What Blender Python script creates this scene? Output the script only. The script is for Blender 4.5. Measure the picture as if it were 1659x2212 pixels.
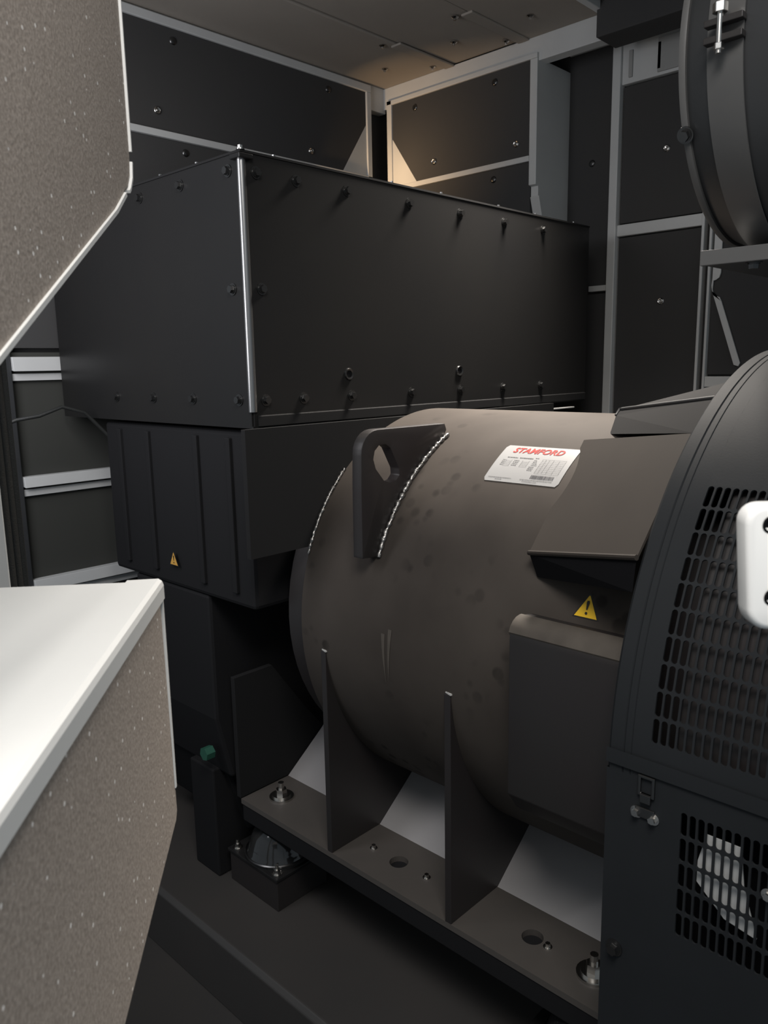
import bpy, bmesh, math, random
from mathutils import Vector, Matrix
random.seed(7)
S = bpy.context.scene
COL = S.collection
for o in list(bpy.data.objects):
    bpy.data.objects.remove(o)

# ------------------------------------------------------------------ camera
YAW, PITCH, ROLL = math.radians(43.8896), math.radians(10.5279), math.radians(-1.06713)
FPX = 1704.342
fw = Vector((math.cos(YAW)*math.cos(PITCH), math.sin(YAW)*math.cos(PITCH), -math.sin(PITCH)))
rt = Vector((math.sin(YAW), -math.cos(YAW), 0))
up = rt.cross(fw)
r2 = rt*math.cos(ROLL) + up*math.sin(ROLL)
u2 = -rt*math.sin(ROLL) + up*math.cos(ROLL)
cd = bpy.data.cameras.new('camera')
cd.sensor_fit = 'VERTICAL'; cd.sensor_height = 36.0
cd.lens = FPX/2212*36.0
cd.clip_start = 0.01; cd.clip_end = 50
cd.dof.use_dof = True; cd.dof.focus_distance = 1.6; cd.dof.aperture_fstop = 14
cam = bpy.data.objects.new('camera', cd); COL.objects.link(cam)
M = Matrix((( r2.x, u2.x, -fw.x, 0), (r2.y, u2.y, -fw.y, 0), (r2.z, u2.z, -fw.z, 1.4), (0, 0, 0, 1)))
cam.matrix_world = M
S.camera = cam

# ------------------------------------------------------------------ world, lights, exposure
w = bpy.data.worlds.new('world'); S.world = w; w.use_nodes = True
w.node_tree.nodes['Background'].inputs[0].default_value = (0.78, 0.9, 1.0, 1)
w.node_tree.nodes['Background'].inputs[1].default_value = 0.26
S.view_settings.view_transform = 'Standard'
S.view_settings.look = 'None'
S.view_settings.gamma = 1
S.view_settings.use_curve_mapping = False
S.view_settings.exposure = 0.0

def area_light(name, loc, aim, sx, sy, power, color, spread=180):
    l = bpy.data.lights.new(name, 'AREA'); l.shape = 'RECTANGLE'; l.size = sx; l.size_y = sy
    l.energy = power; l.color = color; l.spread = math.radians(spread)
    o = bpy.data.objects.new(name, l); COL.objects.link(o); o.location = loc
    o.rotation_euler = (Vector(aim)-Vector(loc)).to_track_quat('-Z', 'Y').to_euler()
    return o
area_light('doorway_daylight', (-0.05, 0.0, 2.50), (0.7, 0.85, 0.2), 0.8, 0.6, 18, (1.0, 0.96, 0.92), 140)
area_light('second_doorway_daylight', (0.22, 1.50, 1.75), (1.25, 2.0, 1.70), 0.45, 0.8, 8.5, (0.97, 0.96, 1.0))
area_light('canopy_ceiling_lamp', (1.82, 1.10, 2.34), (1.42, 0.95, 1.0), 0.22, 0.35, 22, (1.0, 0.92, 0.83), 85)
area_light('warm_wall_fill', (1.80, 2.072, 1.93), (2.21, 1.99, 2.09), 0.03, 0.03, 0.6, (1.0, 0.66, 0.36), 90)  # unseen warm fill, added to put a tan glow on the far wall

# ------------------------------------------------------------------ materials
MATS = {}
def mat(name, col, rough=0.5, metal=0.0, noise=None, bump=None, spec=0.5, coat=0.0):
    """noise=(scale, amount, colour2), bump=(scale, strength)"""
    m = bpy.data.materials.new(name); m.use_nodes = True
    nt = m.node_tree; b = nt.nodes['Principled BSDF']
    b.inputs['Base Color'].default_value = (*col, 1); b.inputs['Roughness'].default_value = rough
    b.inputs['Metallic'].default_value = metal; b.inputs['Specular IOR Level'].default_value = spec
    b.inputs['Coat Weight'].default_value = coat
    tc = nt.nodes.new('ShaderNodeTexCoord')
    if noise:
        n = nt.nodes.new('ShaderNodeTexNoise'); n.inputs['Scale'].default_value = noise[0]; n.inputs['Detail'].default_value = 6
        nt.links.new(tc.outputs['Object'], n.inputs['Vector'])
        r = nt.nodes.new('ShaderNodeValToRGB'); r.color_ramp.elements[0].position = 0.5-noise[1]; r.color_ramp.elements[1].position = 0.5+noise[1]
        r.color_ramp.elements[0].color = (*col, 1); r.color_ramp.elements[1].color = (*noise[2], 1)
        nt.links.new(n.outputs['Fac'], r.inputs['Fac']); nt.links.new(r.outputs['Color'], b.inputs['Base Color'])
    if bump:
        n = nt.nodes.new('ShaderNodeTexNoise'); n.inputs['Scale'].default_value = bump[0]; n.inputs['Detail'].default_value = 4
        nt.links.new(tc.outputs['Object'], n.inputs['Vector'])
        bp = nt.nodes.new('ShaderNodeBump'); bp.inputs['Strength'].default_value = bump[1]; bp.inputs['Distance'].default_value = 0.002
        nt.links.new(n.outputs['Fac'], bp.inputs['Height']); nt.links.new(bp.outputs['Normal'], b.inputs['Normal'])
    MATS[name] = m
    return m
mat('black_foam', (0.054, 0.055, 0.057), 0.85, noise=(3.0, 0.3, (0.062, 0.060, 0.058)), bump=(900, 0.2), spec=0.25)
mat('ceiling_foam', (0.36, 0.325, 0.285), 0.8, noise=(2.5, 0.3, (0.30, 0.27, 0.235)), bump=(700, 0.25), spec=0.3)
mat('wall_foam', (0.052, 0.053, 0.048), 0.85, spec=0.2)
mat('canopy_paint', (0.60, 0.61, 0.60), 0.42, noise=(9, 0.3, (0.55, 0.555, 0.55)))
mat('white_paint', (0.78, 0.78, 0.76), 0.42, noise=(5, 0.3, (0.74, 0.74, 0.72)), bump=(300, 0.02))
mat('black_gloss', (0.014, 0.014, 0.0145), 0.34, noise=(4, 0.3, (0.017, 0.0165, 0.016)), bump=(160, 0.03), spec=0.22)
mat('engine_black', (0.014, 0.014, 0.015), 0.7, spec=0.12)
mat('black_satin', (0.022, 0.017, 0.0175), 0.45, noise=(6, 0.3, (0.022, 0.021, 0.02)))
mat('grey_black_paint', (0.034, 0.036, 0.038), 0.42, noise=(12, 0.3, (0.040, 0.041, 0.043)), bump=(300, 0.05))
mat('strap_paint', (0.10, 0.10, 0.10), 0.4, noise=(12, 0.3, (0.12, 0.118, 0.115)))
mat('brightened_web', (0.30, 0.29, 0.29), 0.38)  # grey lightened to stand in for light falling on the foot webs
mat('drum_paint', (0.018, 0.020, 0.022), 0.65, noise=(12, 0.3, (0.021, 0.023, 0.0255)), bump=(300, 0.05), spec=0.15)
mat('matte_black', (0.017, 0.017, 0.0175), 0.8, spec=0.1)
mat('dark_steel', (0.10, 0.10, 0.10), 0.28, 0.9)
mat('bead_steel', (0.30, 0.30, 0.30), 0.30, 0.9)
mat('zinc', (0.62, 0.60, 0.57), 0.22, 1.0)
mat('bright_steel', (0.80, 0.79, 0.77), 0.18, 1.0)
mat('weld', (0.30, 0.29, 0.28), 0.25, 0.9, bump=(260, 0.6))
mat('rubber', (0.018, 0.019, 0.018), 0.55, bump=(500, 0.3))
mat('floor_paint', (0.045, 0.043, 0.042), 0.45, noise=(5, 0.3, (0.055, 0.05, 0.047)))
mat('foot_paint', (0.075, 0.068, 0.062), 0.45, noise=(14, 0.3, (0.09, 0.08, 0.072)))
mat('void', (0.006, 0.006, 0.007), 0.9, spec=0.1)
mat('label_white', (0.29, 0.29, 0.29), 0.5, spec=0.3)
mat('label_red', (0.46, 0.022, 0.015), 0.6, spec=0.2)
mat('label_ink', (0.05, 0.05, 0.055), 0.6)
mat('label_ink_pale', (0.09, 0.09, 0.09), 0.6)
mat('warning_yellow', (0.90, 0.55, 0.02), 0.45)
mat('warning_old', (0.55, 0.30, 0.06), 0.55)
mat('warning_black', (0.015, 0.013, 0.012), 0.5)
mat('white_plastic', (0.86, 0.86, 0.84), 0.35)
mat('gap_grey', (0.33, 0.33, 0.32), 0.6)
mat('green_paint', (0.02, 0.09, 0.06), 0.5)

# barrel: black paint under brownish dust with blotches and wiped spots
def barrel_mat():
    m = mat('dusty_paint', (0.05, 0.045, 0.04), 0.75, spec=0.12)
    nt = m.node_tree; b = nt.nodes['Principled BSDF']; tc = nt.nodes['Texture Coordinate']
    n1 = nt.nodes.new('ShaderNodeTexNoise'); n1.inputs['Scale'].default_value = 5; n1.inputs['Detail'].default_value = 7
    r1 = nt.nodes.new('ShaderNodeValToRGB')
    r1.color_ramp.elements[0].position = 0.3; r1.color_ramp.elements[0].color = (0.046, 0.039, 0.034, 1)
    r1.color_ramp.elements[1].position = 0.75; r1.color_ramp.elements[1].color = (0.070, 0.060, 0.052, 1)
    v = nt.nodes.new('ShaderNodeTexVoronoi'); v.inputs['Scale'].default_value = 32
    n2 = nt.nodes.new('ShaderNodeTexNoise'); n2.inputs['Scale'].default_value = 7
    r2_ = nt.nodes.new('ShaderNodeValToRGB'); r2_.color_ramp.elements[0].position = 0.54; r2_.color_ramp.elements[1].position = 0.66
    r3 = nt.nodes.new('ShaderNodeValToRGB'); r3.color_ramp.elements[0].position = 0.28; r3.color_ramp.elements[1].position = 0.42
    r3.color_ramp.elements[0].color = (1, 1, 1, 1); r3.color_ramp.elements[1].color = (0, 0, 0, 1)
    mul = nt.nodes.new('ShaderNodeMath'); mul.operation = 'MULTIPLY'
    mx = nt.nodes.new('ShaderNodeMixRGB'); mx.inputs['Color2'].default_value = (0.030, 0.026, 0.023, 1)
    for n in (n1, v, n2): nt.links.new(tc.outputs['Object'], n.inputs['Vector'])
    nt.links.new(n1.outputs['Fac'], r1.inputs['Fac']); nt.links.new(n2.outputs['Fac'], r2_.inputs['Fac']); nt.links.new(v.outputs['Distance'], r3.inputs['Fac'])
    nt.links.new(r2_.outputs['Color'], mul.inputs[0]); nt.links.new(r3.outputs['Color'], mul.inputs[1])
    nt.links.new(mul.outputs[0], mx.inputs['Fac']); nt.links.new(r1.outputs['Color'], mx.inputs['Color1'])
    nt.links.new(mx.outputs['Color'], b.inputs['Base Color'])
barrel_mat()

mat('hood_paint', (0.034, 0.029, 0.0255), 0.7, noise=(7, 0.3, (0.042, 0.036, 0.031)), spec=0.15)
mat('weld_glint', (0.55, 0.54, 0.52), 0.45)  # pale colour stands in for light caught on gusset tops and welds
mat('settled_dust', (0.105, 0.092, 0.078), 0.8, noise=(18, 0.25, (0.06, 0.052, 0.045)), spec=0.2)
# acoustic foam: brown-grey open cell foam with glints painted in as pale specks
def foam_mat():
    m = mat('acoustic_foam', (0.17, 0.155, 0.14), 0.75, spec=0.4)
    nt = m.node_tree; b = nt.nodes['Principled BSDF']; tc = nt.nodes['Texture Coordinate']
    n1 = nt.nodes.new('ShaderNodeTexNoise'); n1.inputs['Scale'].default_value = 330; n1.inputs['Detail'].default_value = 5
    r1 = nt.nodes.new('ShaderNodeValToRGB')
    r1.color_ramp.elements[0].position = 0.35; r1.color_ramp.elements[0].color = (0.29, 0.248, 0.212, 1)
    r1.color_ramp.elements[1].position = 0.72; r1.color_ramp.elements[1].color = (0.46, 0.40, 0.35, 1)
    v = nt.nodes.new('ShaderNodeTexVoronoi'); v.inputs['Scale'].default_value = 150
    sp = nt.nodes.new('ShaderNodeSeparateColor')
    g = nt.nodes.new('ShaderNodeMath'); g.operation = 'GREATER_THAN'; g.inputs[1].default_value = 0.92
    l = nt.nodes.new('ShaderNodeMath'); l.operation = 'LESS_THAN'; l.inputs[1].default_value = 0.24
    mul = nt.nodes.new('ShaderNodeMath'); mul.operation = 'MULTIPLY'
    mx = nt.nodes.new('ShaderNodeMixRGB'); mx.inputs['Color2'].default_value = (0.95, 0.92, 0.88, 1)
    for n in (n1, v): nt.links.new(tc.outputs['Object'], n.inputs['Vector'])
    nt.links.new(n1.outputs['Fac'], r1.inputs['Fac']); nt.links.new(v.outputs['Color'], sp.inputs[0])
    nt.links.new(sp.outputs[0], g.inputs[0]); nt.links.new(v.outputs['Distance'], l.inputs[0])
    nt.links.new(g.outputs[0], mul.inputs[0]); nt.links.new(l.outputs[0], mul.inputs[1])
    nt.links.new(mul.outputs[0], mx.inputs['Fac']); nt.links.new(r1.outputs['Color'], mx.inputs['Color1'])
    nt.links.new(mx.outputs['Color'], b.inputs['Base Color'])
    bp = nt.nodes.new('ShaderNodeBump'); bp.inputs['Strength'].default_value = 0.22; bp.inputs['Distance'].default_value = 0.002
    nt.links.new(n1.outputs['Fac'], bp.inputs['Height']); nt.links.new(bp.outputs['Normal'], b.inputs['Normal'])
foam_mat()

# ------------------------------------------------------------------ mesh helpers
class MB:
    def __init__(s): s.v = []; s.f = []
    def add(s, vs, fs):
        n = len(s.v); s.v += [Vector(p) for p in vs]; s.f += [tuple(i+n for i in f) for f in fs]; return s
    def box(s, x0, x1, y0, y1, z0, z1):
        return s.add([(x0,y0,z0),(x1,y0,z0),(x1,y1,z0),(x0,y1,z0),(x0,y0,z1),(x1,y0,z1),(x1,y1,z1),(x0,y1,z1)],
                     [(0,3,2,1),(4,5,6,7),(0,1,5,4),(1,2,6,5),(2,3,7,6),(3,0,4,7)])
    def obb(s, c, ax, ay, az, hx, hy, hz):
        c = Vector(c); A = [Vector(a).normalized() for a in (ax, ay, az)]
        vs = [c + A[0]*hx*i + A[1]*hy*j + A[2]*hz*k for k in (-1,1) for i,j in ((-1,-1),(1,-1),(1,1),(-1,1))]
        return s.add(vs, [(0,3,2,1),(4,5,6,7),(0,1,5,4),(1,2,6,5),(2,3,7,6),(3,0,4,7)])
    def prism(s, poly, off):
        """poly: list of 3D points; off: extrusion vector"""
        n = len(poly); off = Vector(off); P = [Vector(p) for p in poly]
        return s.add(P + [p+off for p in P], [tuple(range(n-1,-1,-1)), tuple(range(n, 2*n))] + [(i, (i+1) % n, n+(i+1) % n, n+i) for i in range(n)])
    def holed(s, outer, inner, off):
        """plate between two loops with equal point counts, extruded by off"""
        n = len(outer); off = Vector(off); O = [Vector(p) for p in outer]; I = [Vector(p) for p in inner]
        vs = O + I + [p+off for p in O] + [p+off for p in I]; fs = []
        for i in range(n):
            j = (i+1) % n
            fs += [(i, j, n+j, n+i), (2*n+j, 2*n+i, 3*n+i, 3*n+j), (j, i, 2*n+i, 2*n+j), (n+i, n+j, 3*n+j, 3*n+i)]
        return s.add(vs, fs)
    def cyl(s, p0, p1, r0, r1=None, n=20, cap=True):
        r1 = r0 if r1 is None else r1; p0 = Vector(p0); p1 = Vector(p1); d = (p1-p0).normalized()
        a = d.orthogonal().normalized(); b = d.cross(a)
        vs = [p + (a*math.cos(t)+b*math.sin(t))*r for p, r in ((p0,r0),(p1,r1)) for t in [2*math.pi*i/n for i in range(n)]]
        fs = [(i, (i+1) % n, n+(i+1) % n, n+i) for i in range(n)]
        if cap: fs += [tuple(range(n-1,-1,-1)), tuple(range(n, 2*n))]
        return s.add(vs, fs)
    def tube(s, pts, r, n=10):
        P = [Vector(p) for p in pts]; rings = []
        rr = r if isinstance(r, (list, tuple)) else [r]*len(P)
        ref = None
        for i, p in enumerate(P):
            d = (P[min(i+1, len(P)-1)] - P[max(i-1, 0)]).normalized()
            a = (d.orthogonal() if ref is None else (ref - d*ref.dot(d))).normalized(); ref = a; b = d.cross(a)
            rings.append([p + (a*math.cos(t)+b*math.sin(t))*rr[i] for t in [2*math.pi*k/n for k in range(n)]])
        vs = [q for R in rings for q in R]; fs = []
        for i in range(len(P)-1):
            for k in range(n):
                fs.append((i*n+k, i*n+(k+1) % n, (i+1)*n+(k+1) % n, (i+1)*n+k))
        fs += [tuple(range(n-1,-1,-1)), tuple(range((len(P)-1)*n, len(P)*n))]
        return s.add(vs, fs)
    def lathe(s, prof, c, axis, n=32, a0=0.0, a1=2*math.pi, ref=None):
        """prof: (radius, along axis) list"""
        c = Vector(c); d = Vector(axis).normalized(); a = Vector(ref) if ref else d.orthogonal().normalized(); b = d.cross(a)
        full = abs(a1-a0-2*math.pi) < 1e-6; m = n if full else n+1; vs = []; fs = []; k = len(prof)
        for i in range(m):
            t = a0+(a1-a0)*i/n; e = a*math.cos(t)+b*math.sin(t)
            vs += [c + d*h + e*r for r, h in prof]
        for i in range(n):
            j = (i+1) % m
            for q in range(k-1): fs.append((i*k+q, j*k+q, j*k+q+1, i*k+q+1))
        return s.add(vs, fs)
    def mesh(s, name, bevel=0, seg=2, org=(0,0,0), smooth=None):
        me = bpy.data.meshes.new(name); o = Vector(org)
        me.from_pydata([tuple(v-o) for v in s.v], [], s.f)
        bm = bmesh.new(); bm.from_mesh(me)
        bmesh.ops.remove_doubles(bm, verts=bm.verts, dist=1e-6)
        bmesh.ops.recalc_face_normals(bm, faces=bm.faces)
        if bevel:
            es = [e for e in bm.edges if len(e.link_faces) == 2 and e.calc_face_angle(0) > math.radians(35)]
            bmesh.ops.bevel(bm, geom=es, offset=bevel, segments=seg, affect='EDGES', profile=0.5, clamp_overlap=True)
        if smooth is not None:
            for f in bm.faces: f.smooth = True
            for e in bm.edges:
                e.smooth = len(e.link_faces) == 2 and e.calc_face_angle(0) < math.radians(smooth)
        bm.to_mesh(me); bm.free()
        return me
ROOT = {}
def build(name, mb, m, parent=None, bevel=0, seg=2, smooth=None, label=None, base=None):
    """link the collected geometry (world coordinates) as one mesh object"""
    if parent is not None: org = ROOT[parent.name]
    elif base is not None: org = Vector(base)
    else: org = Vector((0,0,0))
    me = mb.mesh(name, bevel, seg, org, smooth); me.materials.append(MATS[m])
    o = bpy.data.objects.new(name, me); COL.objects.link(o)
    if parent is not None: o.parent = parent
    else: o.location = org
    ROOT[o.name] = org
    if label: o['label'] = label
    return o
def thing(name, loc, label=None, cat=None, group=None, kind=None):
    o = bpy.data.objects.new(name, None); COL.objects.link(o); o.location = loc; o.empty_display_size = 0.05
    ROOT[o.name] = Vector(loc); tag(o, label, cat, group, kind); return o
def tag(o, label=None, cat=None, group=None, kind=None):
    for k, v in (('label', label), ('category', cat), ('group', group), ('kind', kind)):
        if v: o[k] = v
    return o
def inst(name, me, loc, normal, parent, spin=0.0):
    """one more object sharing mesh data, its +Z turned to the normal"""
    o = bpy.data.objects.new(name, me); COL.objects.link(o); o.parent = parent
    o.location = Vector(loc) - ROOT[parent.name]
    q = Vector(normal).to_track_quat('Z', 'Y'); o.rotation_euler = (q.to_matrix() @ Matrix.Rotation(spin, 3, 'Z')).to_euler()
    ROOT[o.name] = ROOT[parent.name]
    return o
def arc(c, r, a0, a1, n):   # 2D arc
    return [(c[0]+r*math.cos(math.radians(a0+(a1-a0)*i/n)), c[1]+r*math.sin(math.radians(a0+(a1-a0)*i/n))) for i in range(n+1)]

# shared small hardware
def hexbolt(name, rh, hh, rw, hw, m, stud=0):
    b = MB(); b.cyl((0,0,0), (0,0,hw), rw, n=20); b.cyl((0,0,hw), (0,0,hw+hw*0.9), rw*0.76, n=16)
    b.cyl((0,0,hw*1.9), (0,0,hw*1.9+hh), rh, rh*0.94, n=6)
    if stud: b.cyl((0,0,hw*1.9+hh), (0,0,hw*1.9+hh+stud), rh*0.5, n=10)
    me = b.mesh(name, smooth=30); me.materials.append(MATS[m]); return me
BOLT = hexbolt('bolt', 0.0078, 0.006, 0.0115, 0.002, 'dark_steel')
BIGBOLT = hexbolt('foot_bolt', 0.014, 0.013, 0.029, 0.005, 'zinc', 0.016)
SMALLBOLT = hexbolt('small_bolt', 0.005, 0.005, 0.008, 0.0015, 'zinc')
LIDSCREW = hexbolt('lid_screw', 0.0035, 0.003, 0.005, 0.001, 'bead_steel')
b = MB(); b.lathe([(0.0001,0.006),(0.003,0.0065),(0.0042,0.004),(0.006,0.0035),(0.0085,0.005),(0.0105,0.0035),(0.011,0)], (0,0,0), (0,0,1), 20)
RIVET = b.mesh('rivet', smooth=60); RIVET.materials.append(MATS['zinc'])
b = MB(); b.lathe([(0.0001,0.004),(0.006,0.004),(0.0095,0.0025),(0.011,0)], (0,0,0), (0,0,1), 20)
RIVET_D = b.mesh('dark_rivet', smooth=60); RIVET_D.materials.append(MATS['dark_steel'])

# ================================================================== THE SETTING
# floor
fl = build('floor', MB().box(-0.4, 2.55, -0.5, 2.3, -0.04, 0.0), 'floor_paint'); tag(fl, kind='structure')

# left (end) wall, plane Y = 2.13, frames stand forward to Y = 2.09
wl = build('wall_left', MB().box(0.42, 2.50, 2.13, 2.20, 0.0, 2.42), 'black_foam'); tag(wl, kind='structure')
def member(name, x0, x1, y0, y1, z0, z1, parent, m='canopy_paint', bev=0.002): return build(name, MB().box(x0, x1, y0, y1, z0, z1), m, parent, bevel=bev)
member('header_rail', 0.80, 2.225, 2.095, 2.13, 2.288, 2.37, wl)
member('frame_rail', 0.80, 2.142, 2.085, 2.13, 2.340, 2.364, wl)
member('frame_rail', 0.80, 2.142, 2.085, 2.13, 2.044, 2.063, wl)
member('frame_post', 2.120, 2.142, 2.085, 2.13, 2.05, 2.34, wl)
member('frame_post', 0.80, 0.817, 2.085, 2.13, 0.0, 2.34, wl, 'grey_black_paint')
build('foam_panel', MB().prism([(0.817,2.092,2.063),(2.008,2.092,2.063),(2.120,2.092,2.226),(2.120,2.092,2.340),(0.817,2.092,2.340)], (0,0.03,0)), 'black_foam', wl, bevel=0.002)
build('corner_gusset', MB().prism([(2.120,2.0915,2.060),(2.000,2.0915,2.060),(2.118,2.0915,2.230)], (0,0.004,0)), 'canopy_paint', wl)
build('foam_panel', MB().box(0.817, 2.12, 2.095, 2.13, 1.46, 2.044), 'black_foam', wl, bevel=0.002)
build('foam_panel', MB().box(0.817, 2.12, 2.105, 2.13, 0.02, 1.45), 'wall_foam', wl, bevel=0.002)
for x, z in ((1.288,2.113),(1.857,2.102)): inst('rivet', RIVET, (x,2.092,z), (0,-1,0), wl)
for x, z in ((1.354,2.308),(1.944,2.310),(1.376,2.016)): inst('rivet', RIVET_D, (x,2.092 if z > 2.05 else 2.095,z), (0,-1,0), wl)
for z1, z0 in ((1.438,1.402),(1.131,1.103),(0.854,0.823),(0.452,0.430)):
    build('louvre_blade', MB().prism([(0.818,2.075,z0),(0.818,2.105,z0+0.004),(0.818,2.105,z1),(0.818,2.079,z1)], (0.60,0,0)), 'canopy_paint', wl, bevel=0.001)
    build('louvre_lip', MB().box(0.818, 1.40, 2.092, 2.106, z0-0.024, z0-0.006), 'canopy_paint', wl, bevel=0.001)

# right (long) wall at X = 2.40 with the boxed-out bay at X = 2.214
wr = build('wall_right', MB().box(2.40, 2.46, -0.5, 2.20, 0.0, 2.42), 'black_foam'); tag(wr, kind='structure')
member('header_rail', 2.216, 2.26, 1.10, 2.12, 2.300, 2.37, wr)
member('frame_rail', 2.206, 2.24, 1.445, 2.073, 2.307, 2.322, wr)
member('frame_rail', 2.206, 2.24, 1.471, 2.073, 2.016, 2.033, wr)
member('frame_post', 2.206, 2.24, 2.050, 2.073, 1.95, 2.322, wr)
build('bay_post', MB().prism([(2.208,1.445,2.307),(2.40,1.445,2.307),(2.40,1.445,1.75),(2.27,1.445,1.75),(2.222,1.445,1.905),(2.222,1.445,1.942),(2.208,1.445,1.945)], (0,0.026,0)), 'canopy_paint', wr, bevel=0.0015)
build('post_lip', MB().obb((2.232,1.452,1.868), (0.035,0,-0.105), (0,1,0), (0.105,0,0.035), 0.046, 0.016, 0.005), 'canopy_paint', wr, bevel=0.002)
build('foam_panel', MB().prism([(2.212,1.471,2.033),(2.212,1.944,2.033),(2.212,2.050,2.188),(2.212,2.050,2.307),(2.212,1.471,2.307)], (0.03,0,0)), 'black_foam', wr, bevel=0.002)
build('corner_gusset', MB().prism([(2.2115,2.050,2.030),(2.2115,1.936,2.030),(2.2115,2.050,2.192)], (0.004,0,0)), 'canopy_paint', wr)
build('foam_panel', MB().box(2.216, 2.24, 1.471, 2.07, 1.50, 2.016), 'black_foam', wr, bevel=0.002)
for y, z in ((1.858,2.083),(1.521,2.076)): inst('rivet', RIVET, (2.212,y,z), (-1,0,0), wr)
for y, z in ((1.943,2.276),(1.605,2.276),(1.611,1.986)): inst('rivet', RIVET_D, (2.212 if z > 2.03 else 2.216,y,z), (-1,0,0), wr)
# further bays
member('header_rail', 2.372, 2.40, 1.285, 1.445, 2.352, 2.372, wr)
member('frame_post', 2.366, 2.40, 1.254, 1.281, 0.6, 2.335, wr)
member('frame_rail', 2.380, 2.40, 1.279, 1.350, 1.622, 1.640, wr)
member('header_rail', 2.376, 2.40, 0.940, 1.254, 2.220, 2.335, wr)
member('frame_rail', 2.376, 2.40, 0.986, 1.254, 1.782, 1.816, wr)
member('door_stile', 2.374, 2.40, 0.978, 0.986, 0.9, 2.22, wr, bev=0.001)
member('door_stile', 2.374, 2.40, 0.955, 0.962, 0.9, 2.22, wr, bev=0.001)
member('frame_rail', 2.376, 2.40, 0.60, 0.955, 1.319, 1.350, wr)
build('hinge_bracket', MB().box(2.370, 2.376, 0.910, 1.140, 2.228, 2.320), 'gap_grey', wr, bevel=0.001)
for y in (1.225, 1.135): member('drain_channel', 2.370, 2.377, y-0.006, y+0.006, 2.235, 2.31, wr, 'gap_grey')
build('foam_panel', MB().box(2.385, 2.40, 0.99, 1.25, 1.82, 2.215), 'black_foam', wr, bevel=0.002)
build('foam_panel', MB().box(2.385, 2.40, 0.99, 1.25, 0.7, 1.778), 'black_foam', wr, bevel=0.002)
build('foam_panel', MB().box(2.388, 2.40, 0.55, 0.952, 1.355, 2.215), 'black_foam', wr, bevel=0.002)
for y, z in ((1.106,2.015),(1.104,1.578)): inst('rivet', RIVET, (2.385,y,z), (-1,0,0), wr)
inst('rivet', RIVET_D, (2.40,1.360,2.02), (-1,0,0), wr)
# cut-out stay on the far door
st = [(0.948,1.86),(0.928,1.86),(0.926,1.645),(0.930,1.632),(0.939,1.626),(0.946,1.624),(0.9475,1.600),(0.944,1.583),(0.936,1.580),(0.926,1.577),(0.920,1.565),(0.857,1.388),(0.861,1.379),(0.874,1.383),(0.948,1.595),(0.951,1.61),(0.949,1.63)]
build('door_stay', MB().prism([(2.380,y,z) for y, z in st], (0.005,0,0)), 'canopy_paint', wr)

# ceiling: three foam panels on the roof skin
ce = build('ceiling', MB().box(0.50, 2.50, -0.5, 2.20, 2.395, 2.43), 'canopy_paint'); tag(ce, kind='structure')
for y0, y1, dz in ((1.24,1.497,0.0),(1.503,1.787,0.006),(1.793,2.10,0.0)):
    build('foam_panel', MB().box(0.55, 2.222, y0, y1, 2.370+dz*0.6, 2.395), 'ceiling_foam', ce, bevel=0.004)
build('foam_panel', MB().box(0.55, 2.18, 0.6, 1.215, 2.380, 2.395), 'black_foam', ce, bevel=0.004)
member('ceiling_rail', 0.55, 2.20, 1.217, 1.238, 2.362, 2.395, ce)
for y, x0 in ((1.500, 1.93), (1.790, 1.95)):
    build('seam_strip', MB().box(x0, 2.215, y-0.02, y+0.02, 2.364, 2.371), 'ceiling_foam', ce, bevel=0.003)
b = MB(); b.lathe([(0.0001,0.010),(0.004,0.010),(0.0045,0.006),(0.011,0.002),(0.011,0)], (0,0,0), (0,0,1), 8)
CLIP = b.mesh('ceiling_clip'); CLIP.materials.append(MATS['zinc'])
for x, y in ((2.073,1.953),(2.175,1.832),(2.067,1.655),(2.178,1.54),(1.929,1.540),(2.076,1.386),(1.926,1.822)):
    inst('ceiling_clip', CLIP, (x,y,2.3695), (0,0,-1), ce, random.random())
# dark trunking under the roof at the far side
tr = build('trim_1', MB().box(2.168, 2.281, 0.30, 1.228, 2.291, 2.394), 'black_foam', bevel=0.003, base=(2.22,0.7,2.291)); tag(tr, kind='structure')

# door jambs of the near opening
j1 = build('trim_2', MB().box(0.385, 0.441, 1.21, 1.272, 0.0, 2.395), 'canopy_paint', bevel=0.003, base=(0.43,1.23,0)); tag(j1, kind='structure')
m_ = MB()
for k, (dx, dy, r) in enumerate(((0.4475,1.234,0.0105),(0.463,1.248,0.010),(0.477,1.262,0.0095))):
    m_.tube([(dx,dy,0.02),(dx,dy,0.6),(dx,dy,1.2),(dx,dy,1.8),(dx,dy,2.36)], r, 14)
m_.box(0.436, 0.480, 1.246, 1.272, 0.02, 2.36)
build('rubber_seal', m_, 'rubber', j1, smooth=50)

# ================================================================== ALTERNATOR
XC, ZC, R = 1.41, 0.88, 0.42
def cp(r, ang, y):      # point on a coaxial cylinder; angle up from the horizontal on the doorway side
    a = math.radians(ang); return Vector((XC - r*math.cos(a), y, ZC + r*math.sin(a)))
al = thing('alternator', (XC, 0.8, 0.0), 'black dusty generator alternator barrel with slotted end screen', 'alternator')
b = MB(); b.lathe([(0.30,1.196),(R-0.004,1.196),(R,1.190),(R,0.80),(R,0.45)], (XC,0,ZC), (0,1,0), 160)
build('barrel', b, 'dusty_paint', al, smooth=40)
b = MB(); b.lathe([(0.02,1.272),(0.385,1.272),(0.395,1.262),(0.395,1.196)], (XC,0,ZC), (0,1,0), 64)
build('drive_end_ring', b, 'black_satin', al, smooth=40)
# plate behind the barrel, under the duct
build('end_plate', MB().prism([(0.878,1.198,1.040),(0.878,1.198,1.287),(1.94,1.198,1.287),(1.94,1.198,1.040)], (0,0.012,0)), 'matte_black', al)
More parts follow.
